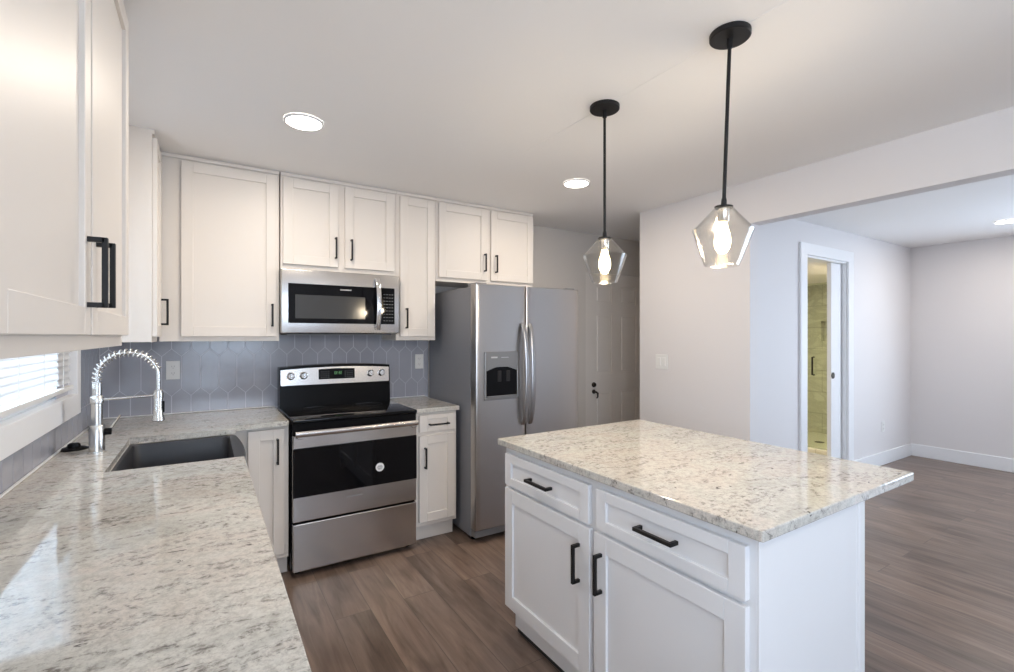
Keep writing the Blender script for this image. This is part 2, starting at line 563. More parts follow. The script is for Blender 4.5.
# horizontal blind hanging inside the window
bl = thing('window_blind', 'white horizontal slat blind hanging in the window over the sink', 'blind', (XL + 0.010, (WY0 + WY1) / 2, WZ1 - 0.005))
hw = (WY1 - WY0) / 2 - 0.006
b = BM(); box(b, -0.02, 0.02, -hw, hw, -0.045, 0.0, 0.003); obj('head_rail', b, M_WPL, bl)
b = BM()
zt, zb = -0.06, -(WZ1 - 0.005 - (WZ0 + 0.046))
ns = int((zt - zb) / 0.0265)
for i in range(ns):
    z = zt + (zb - zt) * i / ns
    rings = []
    for y in (-hw, hw):
        top = []
        for k in range(5):
            s = -0.017 + 0.034 * k / 4
            cr = 0.0022 * (1 - (s / 0.017) ** 2)
            a = R(76)
            top.append((s * math.cos(a) - cr * math.sin(a), y, z + s * -math.sin(a) + cr * math.cos(a)))
        bot = [(p[0], p[1], p[2] - 0.0012) for p in top[::-1]]
        rings.append(top + bot)
    loft(b, rings)
obj('slats', b, M_BLIND, bl)
b = BM(); box(b, -0.016, 0.016, -hw, hw, zb - 0.022, zb - 0.004, 0.003); obj('bottom_rail', b, M_WPL, bl)
for y in (-hw * 0.62, 0.0, hw * 0.62):
    b = BM(); box(b, 0.0125, 0.0140, y - 0.002, y + 0.002, zb - 0.006, -0.04); obj('ladder_cord', b, M_WPL, bl)

# ------------------------------------------------------------------ cabinets
ST = 0.058
def shaker(x0, x1, z0, z1, y=0.0, th=0.02, st=ST, panel=True):
    """shaker front in local space, facing -y, back at y, thickness th"""
    b = BM()
    if x1 - x0 < 2.6 * st: st = (x1 - x0) * 0.26
    stz = min(st, (z1 - z0) * 0.26)
    box(b, x0, x0 + st, y - th, y, z0, z1, 0.0015, 1)
    box(b, x1 - st, x1, y - th, y, z0, z1, 0.0015, 1)
    box(b, x0 + st, x1 - st, y - th, y, z0, z0 + stz, 0.0015, 1)
    box(b, x0 + st, x1 - st, y - th, y, z1 - stz, z1, 0.0015, 1)
    box(b, x0 + st - 0.004, x1 - st + 0.004, y - th + 0.010, y - 0.003, z0 + stz - 0.004, z1 - stz + 0.004)
    return b

def pull(x, z, L, y, vert=True, s=0.0105, out=0.034):
    """square bar pull in local space on a face at y, centred at x, z"""
    b = BM()
    h = L / 2
    if vert:
        box(b, x - s / 2, x + s / 2, y - out, y - out + s, z - h, z + h, 0.001, 1)
        for q in (z - h, z + h - s): box(b, x - s / 2, x + s / 2, y - out + s * 0.5, y + 0.001, q, q + s, 0.0008, 1)
    else:
        box(b, x - h, x + h, y - out, y - out + s, z - s / 2, z + s / 2, 0.001, 1)
        for q in (x - h, x + h - s): box(b, q, q + s, y - out + s * 0.5, y + 0.001, z - s / 2, z + s / 2, 0.0008, 1)
    return b

def cabinet(name, label, loc, rz, w, h, d, fronts, m, toe=None, crown=False, cat='cabinet', group=None):
    """fronts: (kind, x0, x1, z0, z1, handle) local; handle = (x, z, length, vertical)"""
    t = thing(name, label, cat, loc, rz, group)
    b = BM()
    z0 = toe[1] if toe else 0
    box(b, 0, w, 0, d, z0, h, 0.0012, 1)
    obj('cabinet_box', b, m, t)
    if toe:
        b = BM(); box(b, 0.0, w, toe[0], d - 0.02, 0.002, z0 + 0.002)
        obj('toe_kick', b, m, t)
    if crown:
        b = BM(); box(b, 0, w, -0.010, 0.0, h - 0.022, h, 0.002, 1)
        obj('top_moulding', b, m, t)
    for kind, x0, x1, a, c, hd in fronts:
        f = obj(kind, shaker(x0, x1, a, c, -0.0005), m, t)
        if hd:
            obj('handle', pull(hd[0], hd[1], hd[2], -0.0205, hd[3]), M_BLACK, f)
    return t

ZU = 1.372
HU = ZC - 0.001 - ZU
DU = 0.305
FY = 3.305                                   # face of the back-wall upper boxes
DB = YB - FY - 0.002
def up(z): return z - ZU
# left wall, nearest the camera: box y .76 .. 1.96
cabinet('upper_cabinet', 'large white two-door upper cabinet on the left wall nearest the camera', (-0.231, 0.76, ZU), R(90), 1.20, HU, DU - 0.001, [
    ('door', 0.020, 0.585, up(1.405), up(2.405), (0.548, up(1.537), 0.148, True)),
    ('door', 0.602, 1.172, up(1.405), up(2.405), (0.645, up(1.541), 0.148, True))], M_CAB_WARM, crown=True)
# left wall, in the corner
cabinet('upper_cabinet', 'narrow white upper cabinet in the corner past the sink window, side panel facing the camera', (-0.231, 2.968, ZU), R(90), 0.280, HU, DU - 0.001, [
    ('door', 0.004, 0.278, up(1.40), up(2.40), (0.250, up(1.535), 0.145, True))], M_CAB_WARM, crown=True)
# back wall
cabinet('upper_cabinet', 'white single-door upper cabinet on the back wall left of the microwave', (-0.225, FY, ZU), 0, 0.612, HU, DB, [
    ('door', 0.102, 0.595, up(1.40), up(2.405), (0.570, up(1.532), 0.14, True))], M_CAB_WARM, crown=True)
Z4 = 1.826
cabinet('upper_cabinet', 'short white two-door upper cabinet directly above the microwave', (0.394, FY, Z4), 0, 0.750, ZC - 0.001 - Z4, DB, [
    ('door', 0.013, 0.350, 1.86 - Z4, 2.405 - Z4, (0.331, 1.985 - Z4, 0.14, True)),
    ('door', 0.393, 0.732, 1.86 - Z4, 2.405 - Z4, (0.433, 1.982 - Z4, 0.14, True))], M_CAB_WARM, crown=True)
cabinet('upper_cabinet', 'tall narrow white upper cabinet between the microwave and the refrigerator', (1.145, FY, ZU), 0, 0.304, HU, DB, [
    ('door', 0.026, 0.292, up(1.40), up(2.405), (0.070, up(1.53), 0.145, True))], M_CAB_WARM, crown=True)
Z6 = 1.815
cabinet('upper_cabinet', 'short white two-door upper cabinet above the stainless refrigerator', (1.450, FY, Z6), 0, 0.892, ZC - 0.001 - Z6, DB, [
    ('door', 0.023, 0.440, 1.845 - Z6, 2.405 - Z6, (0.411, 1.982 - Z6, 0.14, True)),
    ('door', 0.474, 0.884, 1.845 - Z6, 2.405 - Z6, (0.514, 1.979 - Z6, 0.14, True))], M_CAB_WARM, crown=True)

ZB = 0.882
FB = 3.035
# back wall base units
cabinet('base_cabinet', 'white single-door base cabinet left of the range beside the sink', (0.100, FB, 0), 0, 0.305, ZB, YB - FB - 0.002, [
    ('door', 0.095, 0.280, 0.145, 0.868, (0.244, 0.742, 0.145, True))], M_CAB_WARM, toe=(0.06, 0.115))
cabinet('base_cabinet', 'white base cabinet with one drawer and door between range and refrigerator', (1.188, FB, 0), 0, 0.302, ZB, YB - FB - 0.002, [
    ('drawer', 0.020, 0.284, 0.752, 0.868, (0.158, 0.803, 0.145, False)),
    ('door', 0.020, 0.284, 0.145, 0.728, (0.058, 0.580, 0.140, True))], M_CAB_WARM, toe=(0.06, 0.115))
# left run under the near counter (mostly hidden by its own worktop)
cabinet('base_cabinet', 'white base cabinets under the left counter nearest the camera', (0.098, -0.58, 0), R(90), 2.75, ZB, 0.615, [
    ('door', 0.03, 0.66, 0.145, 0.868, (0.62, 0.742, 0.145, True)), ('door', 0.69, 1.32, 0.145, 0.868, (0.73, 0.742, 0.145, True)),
    ('door', 1.38, 2.03, 0.145, 0.868, (1.99, 0.742, 0.145, True)), ('door', 2.06, 2.70, 0.145, 0.868, (2.10, 0.742, 0.145, True))], M_CAB_WARM, toe=(0.06, 0.115))
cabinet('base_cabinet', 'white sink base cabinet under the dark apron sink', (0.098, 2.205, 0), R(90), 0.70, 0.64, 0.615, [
    ('door', 0.02, 0.345, 0.145, 0.625, (0.31, 0.52, 0.145, True)), ('door', 0.355, 0.68, 0.145, 0.625, (0.39, 0.52, 0.145, True))], M_CAB_WARM, toe=(0.06, 0.115))

# worktops
ZW0, ZW = 0.884, 0.914
SX0, SY0, SY1 = -0.313, 2.212, 2.895
b = BM()
prism(b, [(XL + 0.001, -0.6), (0.1305, -0.6), (0.1305, SY0), (SX0, SY0), (SX0, SY1), (0.1305, SY1), (0.1305, 2.995), (0.402, 2.995), (0.402, YB - 0.001), (XL + 0.001, YB - 0.001)], ZW0, ZW, 0.003)
tag(obj('worktop', b, M_GRAN), 'long L-shaped pale granite worktop running under the window to the range', 'worktop')
b = BM(); box(b, 1.184, 1.502, 3.005, YB - 0.001, ZW0, ZW, 0.003)
tag(obj('worktop', b, M_GRAN), 'short granite worktop between the range and the refrigerator', 'worktop')

# island
ix0, ix1, iy0, iy1 = 1.176, 2.146, 0.665, 1.950
b = BM(); box(b, ix0, ix1, iy0, iy1, ZW0, ZW, 0.004)
tag(obj('worktop', b, M_GRAN), 'large cream granite worktop overhanging the white kitchen island', 'worktop')
# local x runs towards -Y from y = 1.925
isl = thing('island_cabinet', 'white kitchen island cabinet with two drawers over two doors', 'island', (1.21, 1.925, 0), R(-90))
wI, dI = 1.225, 0.577
b = BM(); box(b, 0, wI, 0, dI, 0.115, ZB, 0.0015, 1); obj('cabinet_box', b, M_CAB_DAY, isl)
b = BM(); box(b, 0.03, wI - 0.0, 0.034, dI, 0.024, 0.117); obj('toe_kick', b, M_CAB_DAY, isl)
b = BM(); box(b, 0.04, wI - 0.01, 0.040, dI - 0.01, 0.001, 0.024); obj('toe_gap_shade', b, M_GAPSHADE, isl)  # dark strip painting the shade below the toe kick
b = BM(); box(b, wI, wI + 0.006, 0.0, dI - 0.02, 0.0015, ZB, 0.001, 1); obj('end_panel', b, M_CAB_DAY, isl)
b = BM(); box(b, wI - 0.002, wI + 0.014, dI - 0.022, dI + 0.018, 0.0015, ZB, 0.002, 1); obj('corner_trim', b, M_CAB_DAY, isl)
b = BM(); box(b, 0.0, wI - 0.002, dI, dI + 0.012, 0.0015, ZB, 0.001, 1); obj('back_panel', b, M_CAB_DAY, isl)
for kind, x0, x1, a, c, hd in (
        ('drawer', 0.021, 0.600, 0.708, 0.852, (0.3075, 0.781, 0.155, False)),
        ('drawer', 0.640, 1.206, 0.708, 0.852, (0.922, 0.785, 0.15, False)),
        ('door', 0.021, 0.606, 0.138, 0.692, (0.549, 0.548, 0.146, True)),
        ('door', 0.630, 1.206, 0.138, 0.692, (0.668, 0.557, 0.142, True))):
    f = obj(kind, shaker(x0, x1, a, c, -0.0005, st=0.062 if kind == 'door' else 0.05), M_CAB_DAY, isl)
    obj('handle', pull(*hd[:3], -0.0205, hd[3], 0.012, 0.036), M_BLACK, f)

# ------------------------------------------------------------------ sink and faucet
sk = thing('apron_sink', 'dark grey apron front sink set into the granite counter under the window', 'sink', (-0.095, 2.5535, 0.66))
wx, wy = 0.452, 0.676
b = BM()
def apron_ring(z, inset=0.0, wxx=wx, wyy=wy, bow=0.022):
    r = rrect(0, 0, wxx - 2 * inset, wyy - 2 * inset, 0.025, z, 5)
    out = []
    for x, y, zz in r:
        out.append((x, y, zz))
    return out
def front_bow(r, bow, half):
    out = []
    for x, y, z in r:
        if x > 0.1: x += bow * (1 - min(1.0, (y / half) ** 2))
        out.append((x, y, z))
    return out
def dense(r, m=6):
    out = []
    for i in range(len(r)):
        a, c = Vector(r[i]), Vector(r[(i + 1) % len(r)])
        k = m * 2 if (c - a).length > 0.15 else 1
        for q in range(k): out.append(tuple(a.lerp(c, q / k)))
    return out
zt = 0.884 - 0.66 - 0.001
rings = [front_bow(dense(rrect(0, 0, wx - .02, wy - .02, .025, 0.0)), .02, wy / 2), front_bow(dense(rrect(0, 0, wx, wy, .025, 0.012)), .02, wy / 2),
         front_bow(dense(rrect(0, 0, wx, wy, .025, zt - .006)), .02, wy / 2), front_bow(dense(rrect(0, 0, wx - .012, wy - .012, .022, zt)), .02, wy / 2),
         dense(rrect(-0.004, 0, wx - .052, wy - .05, .03, zt)), dense(rrect(-0.004, 0, wx - .06, wy - .058, .03, zt - .008)),
         dense(rrect(-0.004, 0, wx - .066, wy - .066, .04, 0.05)), dense(rrect(-0.004, 0, wx - .12, wy - .12, .05, 0.024))]
loft(b, rings)
obj('basin', b, M_SINK, sk, 40)
b = BM(); lathe(b, [(0.044, 0.024), (0.046, 0.027), (0.040, 0.028), (0.032, 0.0255)], n=24); obj('drain', b, M_NICKEL, sk, 40)

fx, fy = -0.389, 2.61
fa = thing('kitchen_faucet', 'brushed nickel spring-neck pull-down faucet standing behind the dark sink', 'faucet', (fx, fy, ZW), 0)
b = BM(); lathe(b, [(0.031, 0.0), (0.031, 0.004), (0.027, 0.006), (0.027, 0.112), (0.025, 0.116)], n=28); obj('base_body', b, M_NICKEL, fa, 40)
b = BM(); lathe(b, [(0.0195, 0.114), (0.0195, 0.205), (0.0225, 0.208), (0.0235, 0.232), (0.0215, 0.236), (0.0165, 0.24), (0.0165, 0.292), (0.012, 0.294)], n=24); obj('column', b, M_NICKEL, fa, 40)
# arch of the hose
arch = []
ra, xh = 0.104, 0.208
for i in range(4): arch.append((0, 0, 0.285 + 0.01 * i))
for i in range(1, 25):
    a = PI - PI * i / 24
    arch.append((ra + ra * math.cos(a), 0, 0.315 + 0.102 * math.sin(a)))
for i in range(1, 8): arch.append((xh, 0, 0.315 - 0.01 * i))
b = BM(); tube(b, arch, 0.0075, 10); obj('hose', b, M_NICKEL, fa, 60)
# spring coil about the hose
b = BM()
P = [Vector(p) for p in arch[:26]]
lens = [0]
for i in range(1, len(P)): lens.append(lens[-1] + (P[i] - P[i - 1]).length)
def on_arch(s):
    for i in range(1, len(P)):
        if s <= lens[i]:
            t = (s - lens[i - 1]) / (lens[i] - lens[i - 1])
            return P[i - 1].lerp(P[i], t), (P[i] - P[i - 1]).normalized()
    return P[-1], (P[-1] - P[-2]).normalized()
coil = []
turns, SP = 19, 14
for k in range(turns * SP + 1):
    s = lens[-1] * k / (turns * SP) * 0.999
    p, t = on_arch(s)
    side = Vector((0, 1, 0)); up_ = side.cross(t)
    a = 2 * PI * k / SP
    coil.append(p + (side * math.cos(a) + up_ * math.sin(a)) * 0.0155)
tube(b, coil, 0.0026, 6); obj('spring', b, M_CHROME, fa, 60)
b = BM(); lathe(b, [(0.010, 0.252), (0.0165, 0.248), (0.0165, 0.165), (0.0185, 0.160), (0.0185, 0.142), (0.0225, 0.125), (0.024, 0.116), (0.021, 0.113), (0.012, 0.113)], c=(xh, 0, 0), n=24); obj('spray_head', b, M_NICKEL, fa, 40)
b = BM(); box(b, xh + 0.016, xh + 0.023, -0.007, 0.007, 0.15, 0.20, 0.002); obj('spray_button', b, M_BLKPL, fa)
b = BM(); tube(b, [(0.015, 0, 0.221), (xh - 0.012, 0, 0.226)], 0.0055, 10); lathe(b, [(0.0195, 0.215), (0.0195, 0.238)], c=(xh, 0, 0), n=24); obj('support_arm', b, M_NICKEL, fa, 40)
b = BM(); lathe(b, [(0.015, 0.022), (0.015, 0.046), (0.012, 0.048)], c=(0, 0, 0.085), axis='X', n=20); obj('lever_hub', b, M_BLKPL, fa, 40)
b = BM(); tube(b, [(0.040, 0.0, 0.088), (0.050, 0.025, 0.108), (0.066, 0.085, 0.138)], [0.006, 0.005, 0.004], 10); obj('lever', b, M_NICKEL, fa, 40)

st = thing('sink_stopper', 'small black rubber sink stopper lying on the granite behind the faucet', 'stopper', (-0.483, 2.73, ZW))
b = BM(); lathe(b, [(0.048, 0.0), (0.049, 0.004), (0.040, 0.009), (0.024, 0.013)], n=28); obj('flange', b, M_BLKPL, st, 40)
b = BM(); lathe(b, [(0.023, 0.0125), (0.021, 0.024), (0.015, 0.028), (0.006, 0.029)], n=24); obj('grip', b, M_BLKPL, st, 40)

# ------------------------------------------------------------------ range
rg = thing('electric_range', 'freestanding stainless electric range with black glass cooktop and oven door', 'range', (0.415, 2.965, 0))
WR = 0.757
b = BM(); box(b, 0.0, WR, 0.045, 0.655, 0.035, 0.895, 0.003, 1); obj('body', b, M_BLKPL, rg)
for x in (0.04, WR - 0.04):
    for y in (0.09, 0.6):
        b = BM(); lathe(b, [(0.018, 0.0), (0.018, 0.02), (0.012, 0.036)], c=(x, y, 0), n=14); obj('foot', b, M_BLKPL, rg, 40)
b = BM(); box(b, -0.001, WR + 0.001, 0.0, 0.62, 0.896, 0.918, 0.006, 3)
ct = obj('cooktop', b, M_BLKGL, rg, 40)
M_RING = mat('burner_print', (0.045, 0.045, 0.047), 0.12)
for x, y, r in ((0.20, 0.18, 0.10), (0.20, 0.44, 0.078), (0.56, 0.18, 0.078), (0.56, 0.44, 0.10)):
    b = BM(); lathe(b, [(r, 0.9181), (r, 0.9184), (r - 0.004, 0.9184), (r - 0.004, 0.9181)], c=(x, y, 0), n=40, cap0=False, cap1=False); obj('burner_ring', b, M_RING, ct)
# oven door
b = BM(); box(b, 0.004, WR - 0.004, 0.004, 0.043, 0.325, 0.825, 0.004, 2); dr = obj('oven_door', b, M_STEEL, rg)
b = BM(); box(b, 0.004, WR - 0.004, -0.003, 0.004, 0.468, 0.752, 0.002, 1); obj('oven_window', b, M_BLKGL, dr)
b = BM(); box(b, 0.004, WR - 0.004, 0.008, 0.045, 0.826, 0.895, 0.002, 1); obj('vent_strip', b, M_BLKPL, rg)
b = BM()
yh = -0.045
rings = []
for i in range(13):
    u = i / 12
    x = 0.012 + (WR - 0.024) * u
    bowz = -0.012 * (2 * u - 1) ** 2 * 0
    rings.append([(x, yh + 0.011 * math.cos(a), 0.842 + 0.017 * math.sin(a)) for a in [2 * PI * k / 14 for k in range(14)]])
loft(b, rings); hd = obj('handle', b, M_STEEL, dr, 50)
for x in (0.02, WR - 0.05):
    b = BM(); box(b, x, x + 0.03, yh, 0.006, 0.812, 0.838, 0.003); obj('handle_bracket', b, M_STEEL, hd)
b = BM(); lathe(b, [(0.027, -0.0030), (0.027, -0.0036)], c=(0.508, 0, 0.578), axis='Y', n=32)
sk2 = obj('round_sticker', b, M_STICK, dr, 40, label='round white sticker')
b = BM()
for z, l in ((0.586, 0.026), (0.580, 0.034), (0.572, 0.030), (0.566, 0.022)): box(b, 0.508 - l / 2, 0.508 + l / 2, -0.0041, -0.0034, z - 0.0016, z + 0.0016)
obj('sticker_print', b, M_GREYPL, sk2)
b = BM()
for i in range(9): box(b, 0.31 + i * 0.0105, 0.317 + i * 0.0105, 0.0032, 0.0042, 0.422, 0.428)
obj('embossed_mark', b, M_GREYPL, dr)
b = BM(); box(b, 0.004, WR - 0.004, 0.004, 0.043, 0.037, 0.312, 0.004, 2); obj('storage_drawer', b, M_STEEL, rg)
# backguard with arched top, front leaning slightly back
def arch_panel(x0, x1, z0, z1, rise, yf, yb, n=20):
    b = BM()
    prof = [(x0, z0)] + [(x0 + (x1 - x0) * i / n, z1 + rise * (1 - (2 * i / n - 1) ** 2)) for i in range(n + 1)] + [(x1, z0)]
    def lean(z): return 0.018 * (z - 0.92) / 0.27
    loft(b, [[(x, yf + lean(z), z) for x, z in prof], [(x, yb, z) for x, z in prof]])
    return b
bgd = obj('backguard', arch_panel(0.0, WR, 0.90, 1.187, 0.016, 0.545, 0.668), M_BLKPL, rg, 40)
obj('control_panel', arch_panel(0.006, WR - 0.008, 1.066, 1.171, 0.014, 0.541, 0.56), M_STEEL, bgd)
dsp = obj('display', arch_panel(0.248, 0.496, 1.099, 1.170, 0.003, 0.5395, 0.556), M_BLKGL, bgd)
b = BM()
yq = 0.5395 + 0.018 * (1.125 - 0.92) / 0.27 - 0.0012
for i, xx in enumerate((0.356, 0.368, 0.385, 0.397)):
    for dz in (0, 0.009): box(b, xx, xx + 0.0016, yq, yq + 0.001, 1.134 + dz, 1.140 + dz)
    for dz in (0, 0.009, 0.018): box(b, xx, xx + 0.008, yq, yq + 0.001, 1.132 + dz, 1.1332 + dz)
obj('clock_digits', b, M_GREEN, dsp)
b = BM()
for i in range(4):
    for z in (1.110, 1.122, 1.136, 1.150):
        for x0 in (0.262,):
            if True: box(b, x0 + i * 0.016, x0 + i * 0.016 + 0.009, yq - 0.0006 + 0.0667 * (z - 1.125), yq + 0.002, z, z + 0.003)
obj('key_marks', b, M_GREYPL, dsp)
b = BM()
for i in range(4):
    for z in (1.110, 1.122, 1.136, 1.150):
        box(b, 0.425 + i * 0.016, 0.434 + i * 0.016, yq - 0.0006 + 0.0667 * (z - 1.125), yq + 0.002, z, z + 0.003)
obj('key_marks', b, M_GREYPL, dsp)
for x in (0.068, 0.150, 0.610, 0.692):
    yk = 0.541 + 0.018 * (1.131 - 0.92) / 0.27
    b = BM(); lathe(b, [(0.027, 0.0), (0.027, -0.004), (0.022, -0.006), (0.020, -0.026), (0.017, -0.029)], c=(x, yk, 1.131), axis='Y', n=26)
    k = obj('knob', b, M_CHROME, bgd, 40)
    b = BM(); box(b, x - 0.0045, x + 0.0045, yk - 0.036, yk - 0.027, 1.131 - 0.019, 1.131 + 0.019, 0.002); obj('knob_grip', b, M_CHROME, k)

# ------------------------------------------------------------------ microwave
mw = thing('microwave', 'stainless over-the-range microwave hanging above the electric range', 'microwave', (0.388, 3.222, 1.418))
WM, HM = 0.755, 0.404
b = BM(); box(b, 0.0, WM, 0.04, 0.415, 0.0, HM, 0.003, 1); obj('body', b, M_BLKPL, mw)
b = BM(); box(b, 0.0, WM, 0.0, 0.039, 0.002, HM, 0.006, 3); fr = obj('front_frame', b, M_STEEL, mw, 40)
b = BM(); box(b, 0.040, WM - 0.036, -0.003, 0.004, 0.066, 0.315, 0.002, 1); gl = obj('door_glass', b, M_BLKGL, fr)
b = BM(); box(b, 0.080, 0.515, -0.0042, -0.002, 0.096, 0.245, 0.001, 1); obj('door_window', b, M_OVGL, fr)
b = BM()
for i in range(10): box(b, 0.353 + i * 0.0072, 0.358 + i * 0.0072, -0.0038, -0.002, 0.283, 0.291)
obj('maker_mark', b, M_PRINT, fr)
b = BM()
for r in range(9):
    for c in range(4):
        box(b, 0.640 + c * 0.019, 0.651 + c * 0.019, -0.0036, -0.002, 0.088 + r * 0.0225, 0.0915 + r * 0.0225)
obj('keypad_marks', b, M_GREYPL, fr)
b = BM()
pts = []
for i in range(17):
    u = i / 16
    pts.append((0.598, -0.012 - 0.034 * math.sin(PI * u) ** 0.8, 0.026 + 0.350 * u))
rings = []
for i, (x, y, z) in enumerate(pts):
    rings.append([(x + 0.0165 * math.cos(a), y + 0.008 * math.sin(a), z) for a in [2 * PI * k / 14 for k in range(14)]])
loft(b, rings); h = obj('handle', b, M_CHROME, fr, 60)
for z in (0.045, 0.352):
    b = BM(); box(b, 0.588, 0.608, -0.024, 0.003, z, z + 0.016, 0.002); obj('handle_post', b, M_CHROME, h)
b = BM(); box(b, 0.04, WM - 0.04, 0.06, 0.36, -0.008, 0.001, 0.002, 1); obj('vent_grille', b, M_GREYPL, mw)

# ------------------------------------------------------------------ refrigerator
fg = thing('refrigerator', 'side-by-side stainless refrigerator with door dispenser and bowed handles', 'refrigerator', (1.522, 2.80, 0))
WF, HF = 0.90, 1.752
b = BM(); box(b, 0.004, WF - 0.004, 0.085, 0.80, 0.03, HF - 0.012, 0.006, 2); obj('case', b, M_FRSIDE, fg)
def fdoor(x0, x1):
    b = BM()
    poly = []
    n = 10
    for i in range(n + 1):
        u = i / n
        poly.append((x0 + (x1 - x0) * u, 0.004 - 0.006 * math.sin(PI * u)))
    r = 0.012
    poly[0] = (x0, 0.016); poly.insert(1, (x0 + 0.004, 0.006)); poly.insert(2, (x0 + 0.012, 0.002))
    poly[-1] = (x1, 0.016); poly.insert(-1, (x1 - 0.012, 0.002)); poly.insert(-1, (x1 - 0.004, 0.006))
    poly += [(x1, 0.075), (x0, 0.075)]
    lo, hi = 0.095, HF + 0.006
    loft(b, [[(x, y + 0.004, lo) for x, y in poly], [(x, y, lo + 0.005) for x, y in poly], [(x, y, hi - 0.006) for x, y in poly], [(x, y + 0.006 if y < 0.05 else y, hi) for x, y in poly]])
    return b
XSP = 0.405
d1 = obj('freezer_door', fdoor(0.0, XSP - 0.003), M_STEELF, fg, 30)
d2 = obj('fridge_door', fdoor(XSP + 0.003, WF), M_STEELF, fg, 30)
b = BM(); box(b, 0.01, WF - 0.01, 0.03, 0.10, 0.035, 0.090, 0.004); obj('kick_grille', b, M_GREYPL, fg)
for x in (0.02, WF - 0.10):
    b = BM(); box(b, x, x + 0.08, 0.03, 0.16, HF - 0.011, HF + 0.016, 0.004); obj('hinge_cover', b, M_GREYPL, fg)
for x in (0.05, WF - 0.05):
    b = BM(); lathe(b, [(0.02, 0), (0.02, 0.034)], c=(x, 0.12, 0), n=14); obj('foot', b, M_BLKPL, fg)
def bow(x, z0, z1, side):
    b = BM()
    rings = []
    n = 24
    for i in range(n + 1):
        u = i / n
        k = math.sin(PI * u)
        y = -0.006 - 0.052 * k ** 0.55
        xx = x + side * 0.010 * (1 - k)
        z = z0 + (z1 - z0) * u
        wv = 0.0165 + 0.003 * k
        rings.append([(xx + wv * math.cos(a), y + 0.009 * math.sin(a), z) for a in [2 * PI * q / 14 for q in range(14)]])
    loft(b, rings)
    return b
M_HND = mat('handle_steel', (0.42, 0.42, 0.43), 0.28, 1.0)
for d, x, s in ((d1, XSP - 0.027, -0.4), (d2, XSP + 0.027, 0.4)):
    h = obj('handle', bow(x, 0.775, 1.492, s), M_HND, d, 60)
    for z in (0.782, 1.466):
        b = BM(); box(b, x + s * 0.01 - 0.009, x + s * 0.01 + 0.009, -0.012, 0.004, z, z + 0.02, 0.003); obj('handle_foot', b, M_HND, h)
# dispenser
M_BEZ = mat('dispenser_bezel', (0.26, 0.255, 0.25), 0.3, 0.7)
ds = obj('dispenser', (lambda b: (box(b, 0.062, 0.335, -0.012, 0.002, 0.965, 0.985, 0.003), box(b, 0.062, 0.074, -0.012, 0.002, 0.985, 1.20, 0.003), box(b, 0.323, 0.335, -0.012, 0.002, 0.985, 1.20, 0.003), box(b, 0.062, 0.335, -0.012, 0.002, 1.19, 1.295, 0.004), b)[-1])(BM()), M_BEZ, d1)
b = BM()   # recess, arched at the top: back plate, and a curved brow
box(b, 0.074, 0.323, -0.0045, 0.001, 0.985, 1.19)
obj('dispenser_recess', b, M_BLKPL, ds)
b = BM()
n = 14
prof = [(0.074 + 0.249 * i / n, 1.165 + 0.030 * math.sin(PI * i / n)) for i in range(n + 1)] + [(0.323, 1.2), (0.074, 1.2)]
loft(b, [[(x, -0.0125, z) for x, z in prof], [(x, -0.004, z) for x, z in prof]])
obj('dispenser_brow', b, M_BEZ, ds)
for x in (0.165, 0.235):
    b = BM(); box(b, x, x + 0.03, -0.010, -0.004, 1.09, 1.165, 0.003); obj('dispenser_paddle', b, M_BLACK, ds)
b = BM(); box(b, 0.11, 0.16, -0.0132, -0.0115, 1.252, 1.262); box(b, 0.19, 0.25, -0.0132, -0.0115, 1.254, 1.258); obj('dispenser_marks', b, M_PRINT, ds)
b = BM(); box(b, 0.080, 0.318, -0.020, -0.004, 0.986, 0.994, 0.002); obj('drip_tray', b, M_GREYPL, ds)

# ------------------------------------------------------------------ outlets and switches
def outlet(label, loc, rz, name='wall_outlet', group=None):
    t = thing(name, label, 'outlet', loc, rz)
    b = BM(); box(b, -0.036, 0.036, -0.005, 0.0, -0.058, 0.058, 0.002); pl = obj('cover_plate', b, M_WPL, t)
    for dz in (-0.021, 0.021):
        b = BM(); lathe(b, [(0.0165, -0.005), (0.0165, -0.0065)], c=(0, 0, dz), axis='Y', n=20)
        s_ = obj('socket', b, M_WPL, t)
        b = BM()
        for x in (-0.006, 0.006): box(b, x - 0.001, x + 0.001, -0.0069, -0.006, dz - 0.002, dz + 0.007)
        box(b, -0.002, 0.002, -0.0069, -0.006, dz - 0.010, dz - 0.006)
        obj('socket_slots', b, M_GREYPL, s_)
    return t
outlet('white outlet on the grey tile backsplash between the faucet and the range', (-0.177, YB - 0.0085, 1.19), 0)
outlet('white outlet on the grey tile backsplash right of the range, beside the refrigerator', (1.452, YB - 0.0085, 1.198), 0)
outlet('white outlet low on the living room wall right of the bathroom doorway', (6.257, YL - 0.0005, 0.414), 0)
sw = thing('light_switch', 'white two-gang light switch on the plain wall behind the island', 'switch', (XS - 0.0005, 2.56, 1.197), R(-90))
b = BM(); box(b, -0.058, 0.058, -0.005, 0, -0.058, 0.058, 0.002); obj('cover_plate', b, M_WPL, sw)
for x in (-0.023, 0.023):
    b = BM(); box(b, x - 0.016, x + 0.016, -0.0085, -0.004, -0.033, 0.033, 0.002); obj('rocker', b, M_WPL, sw)

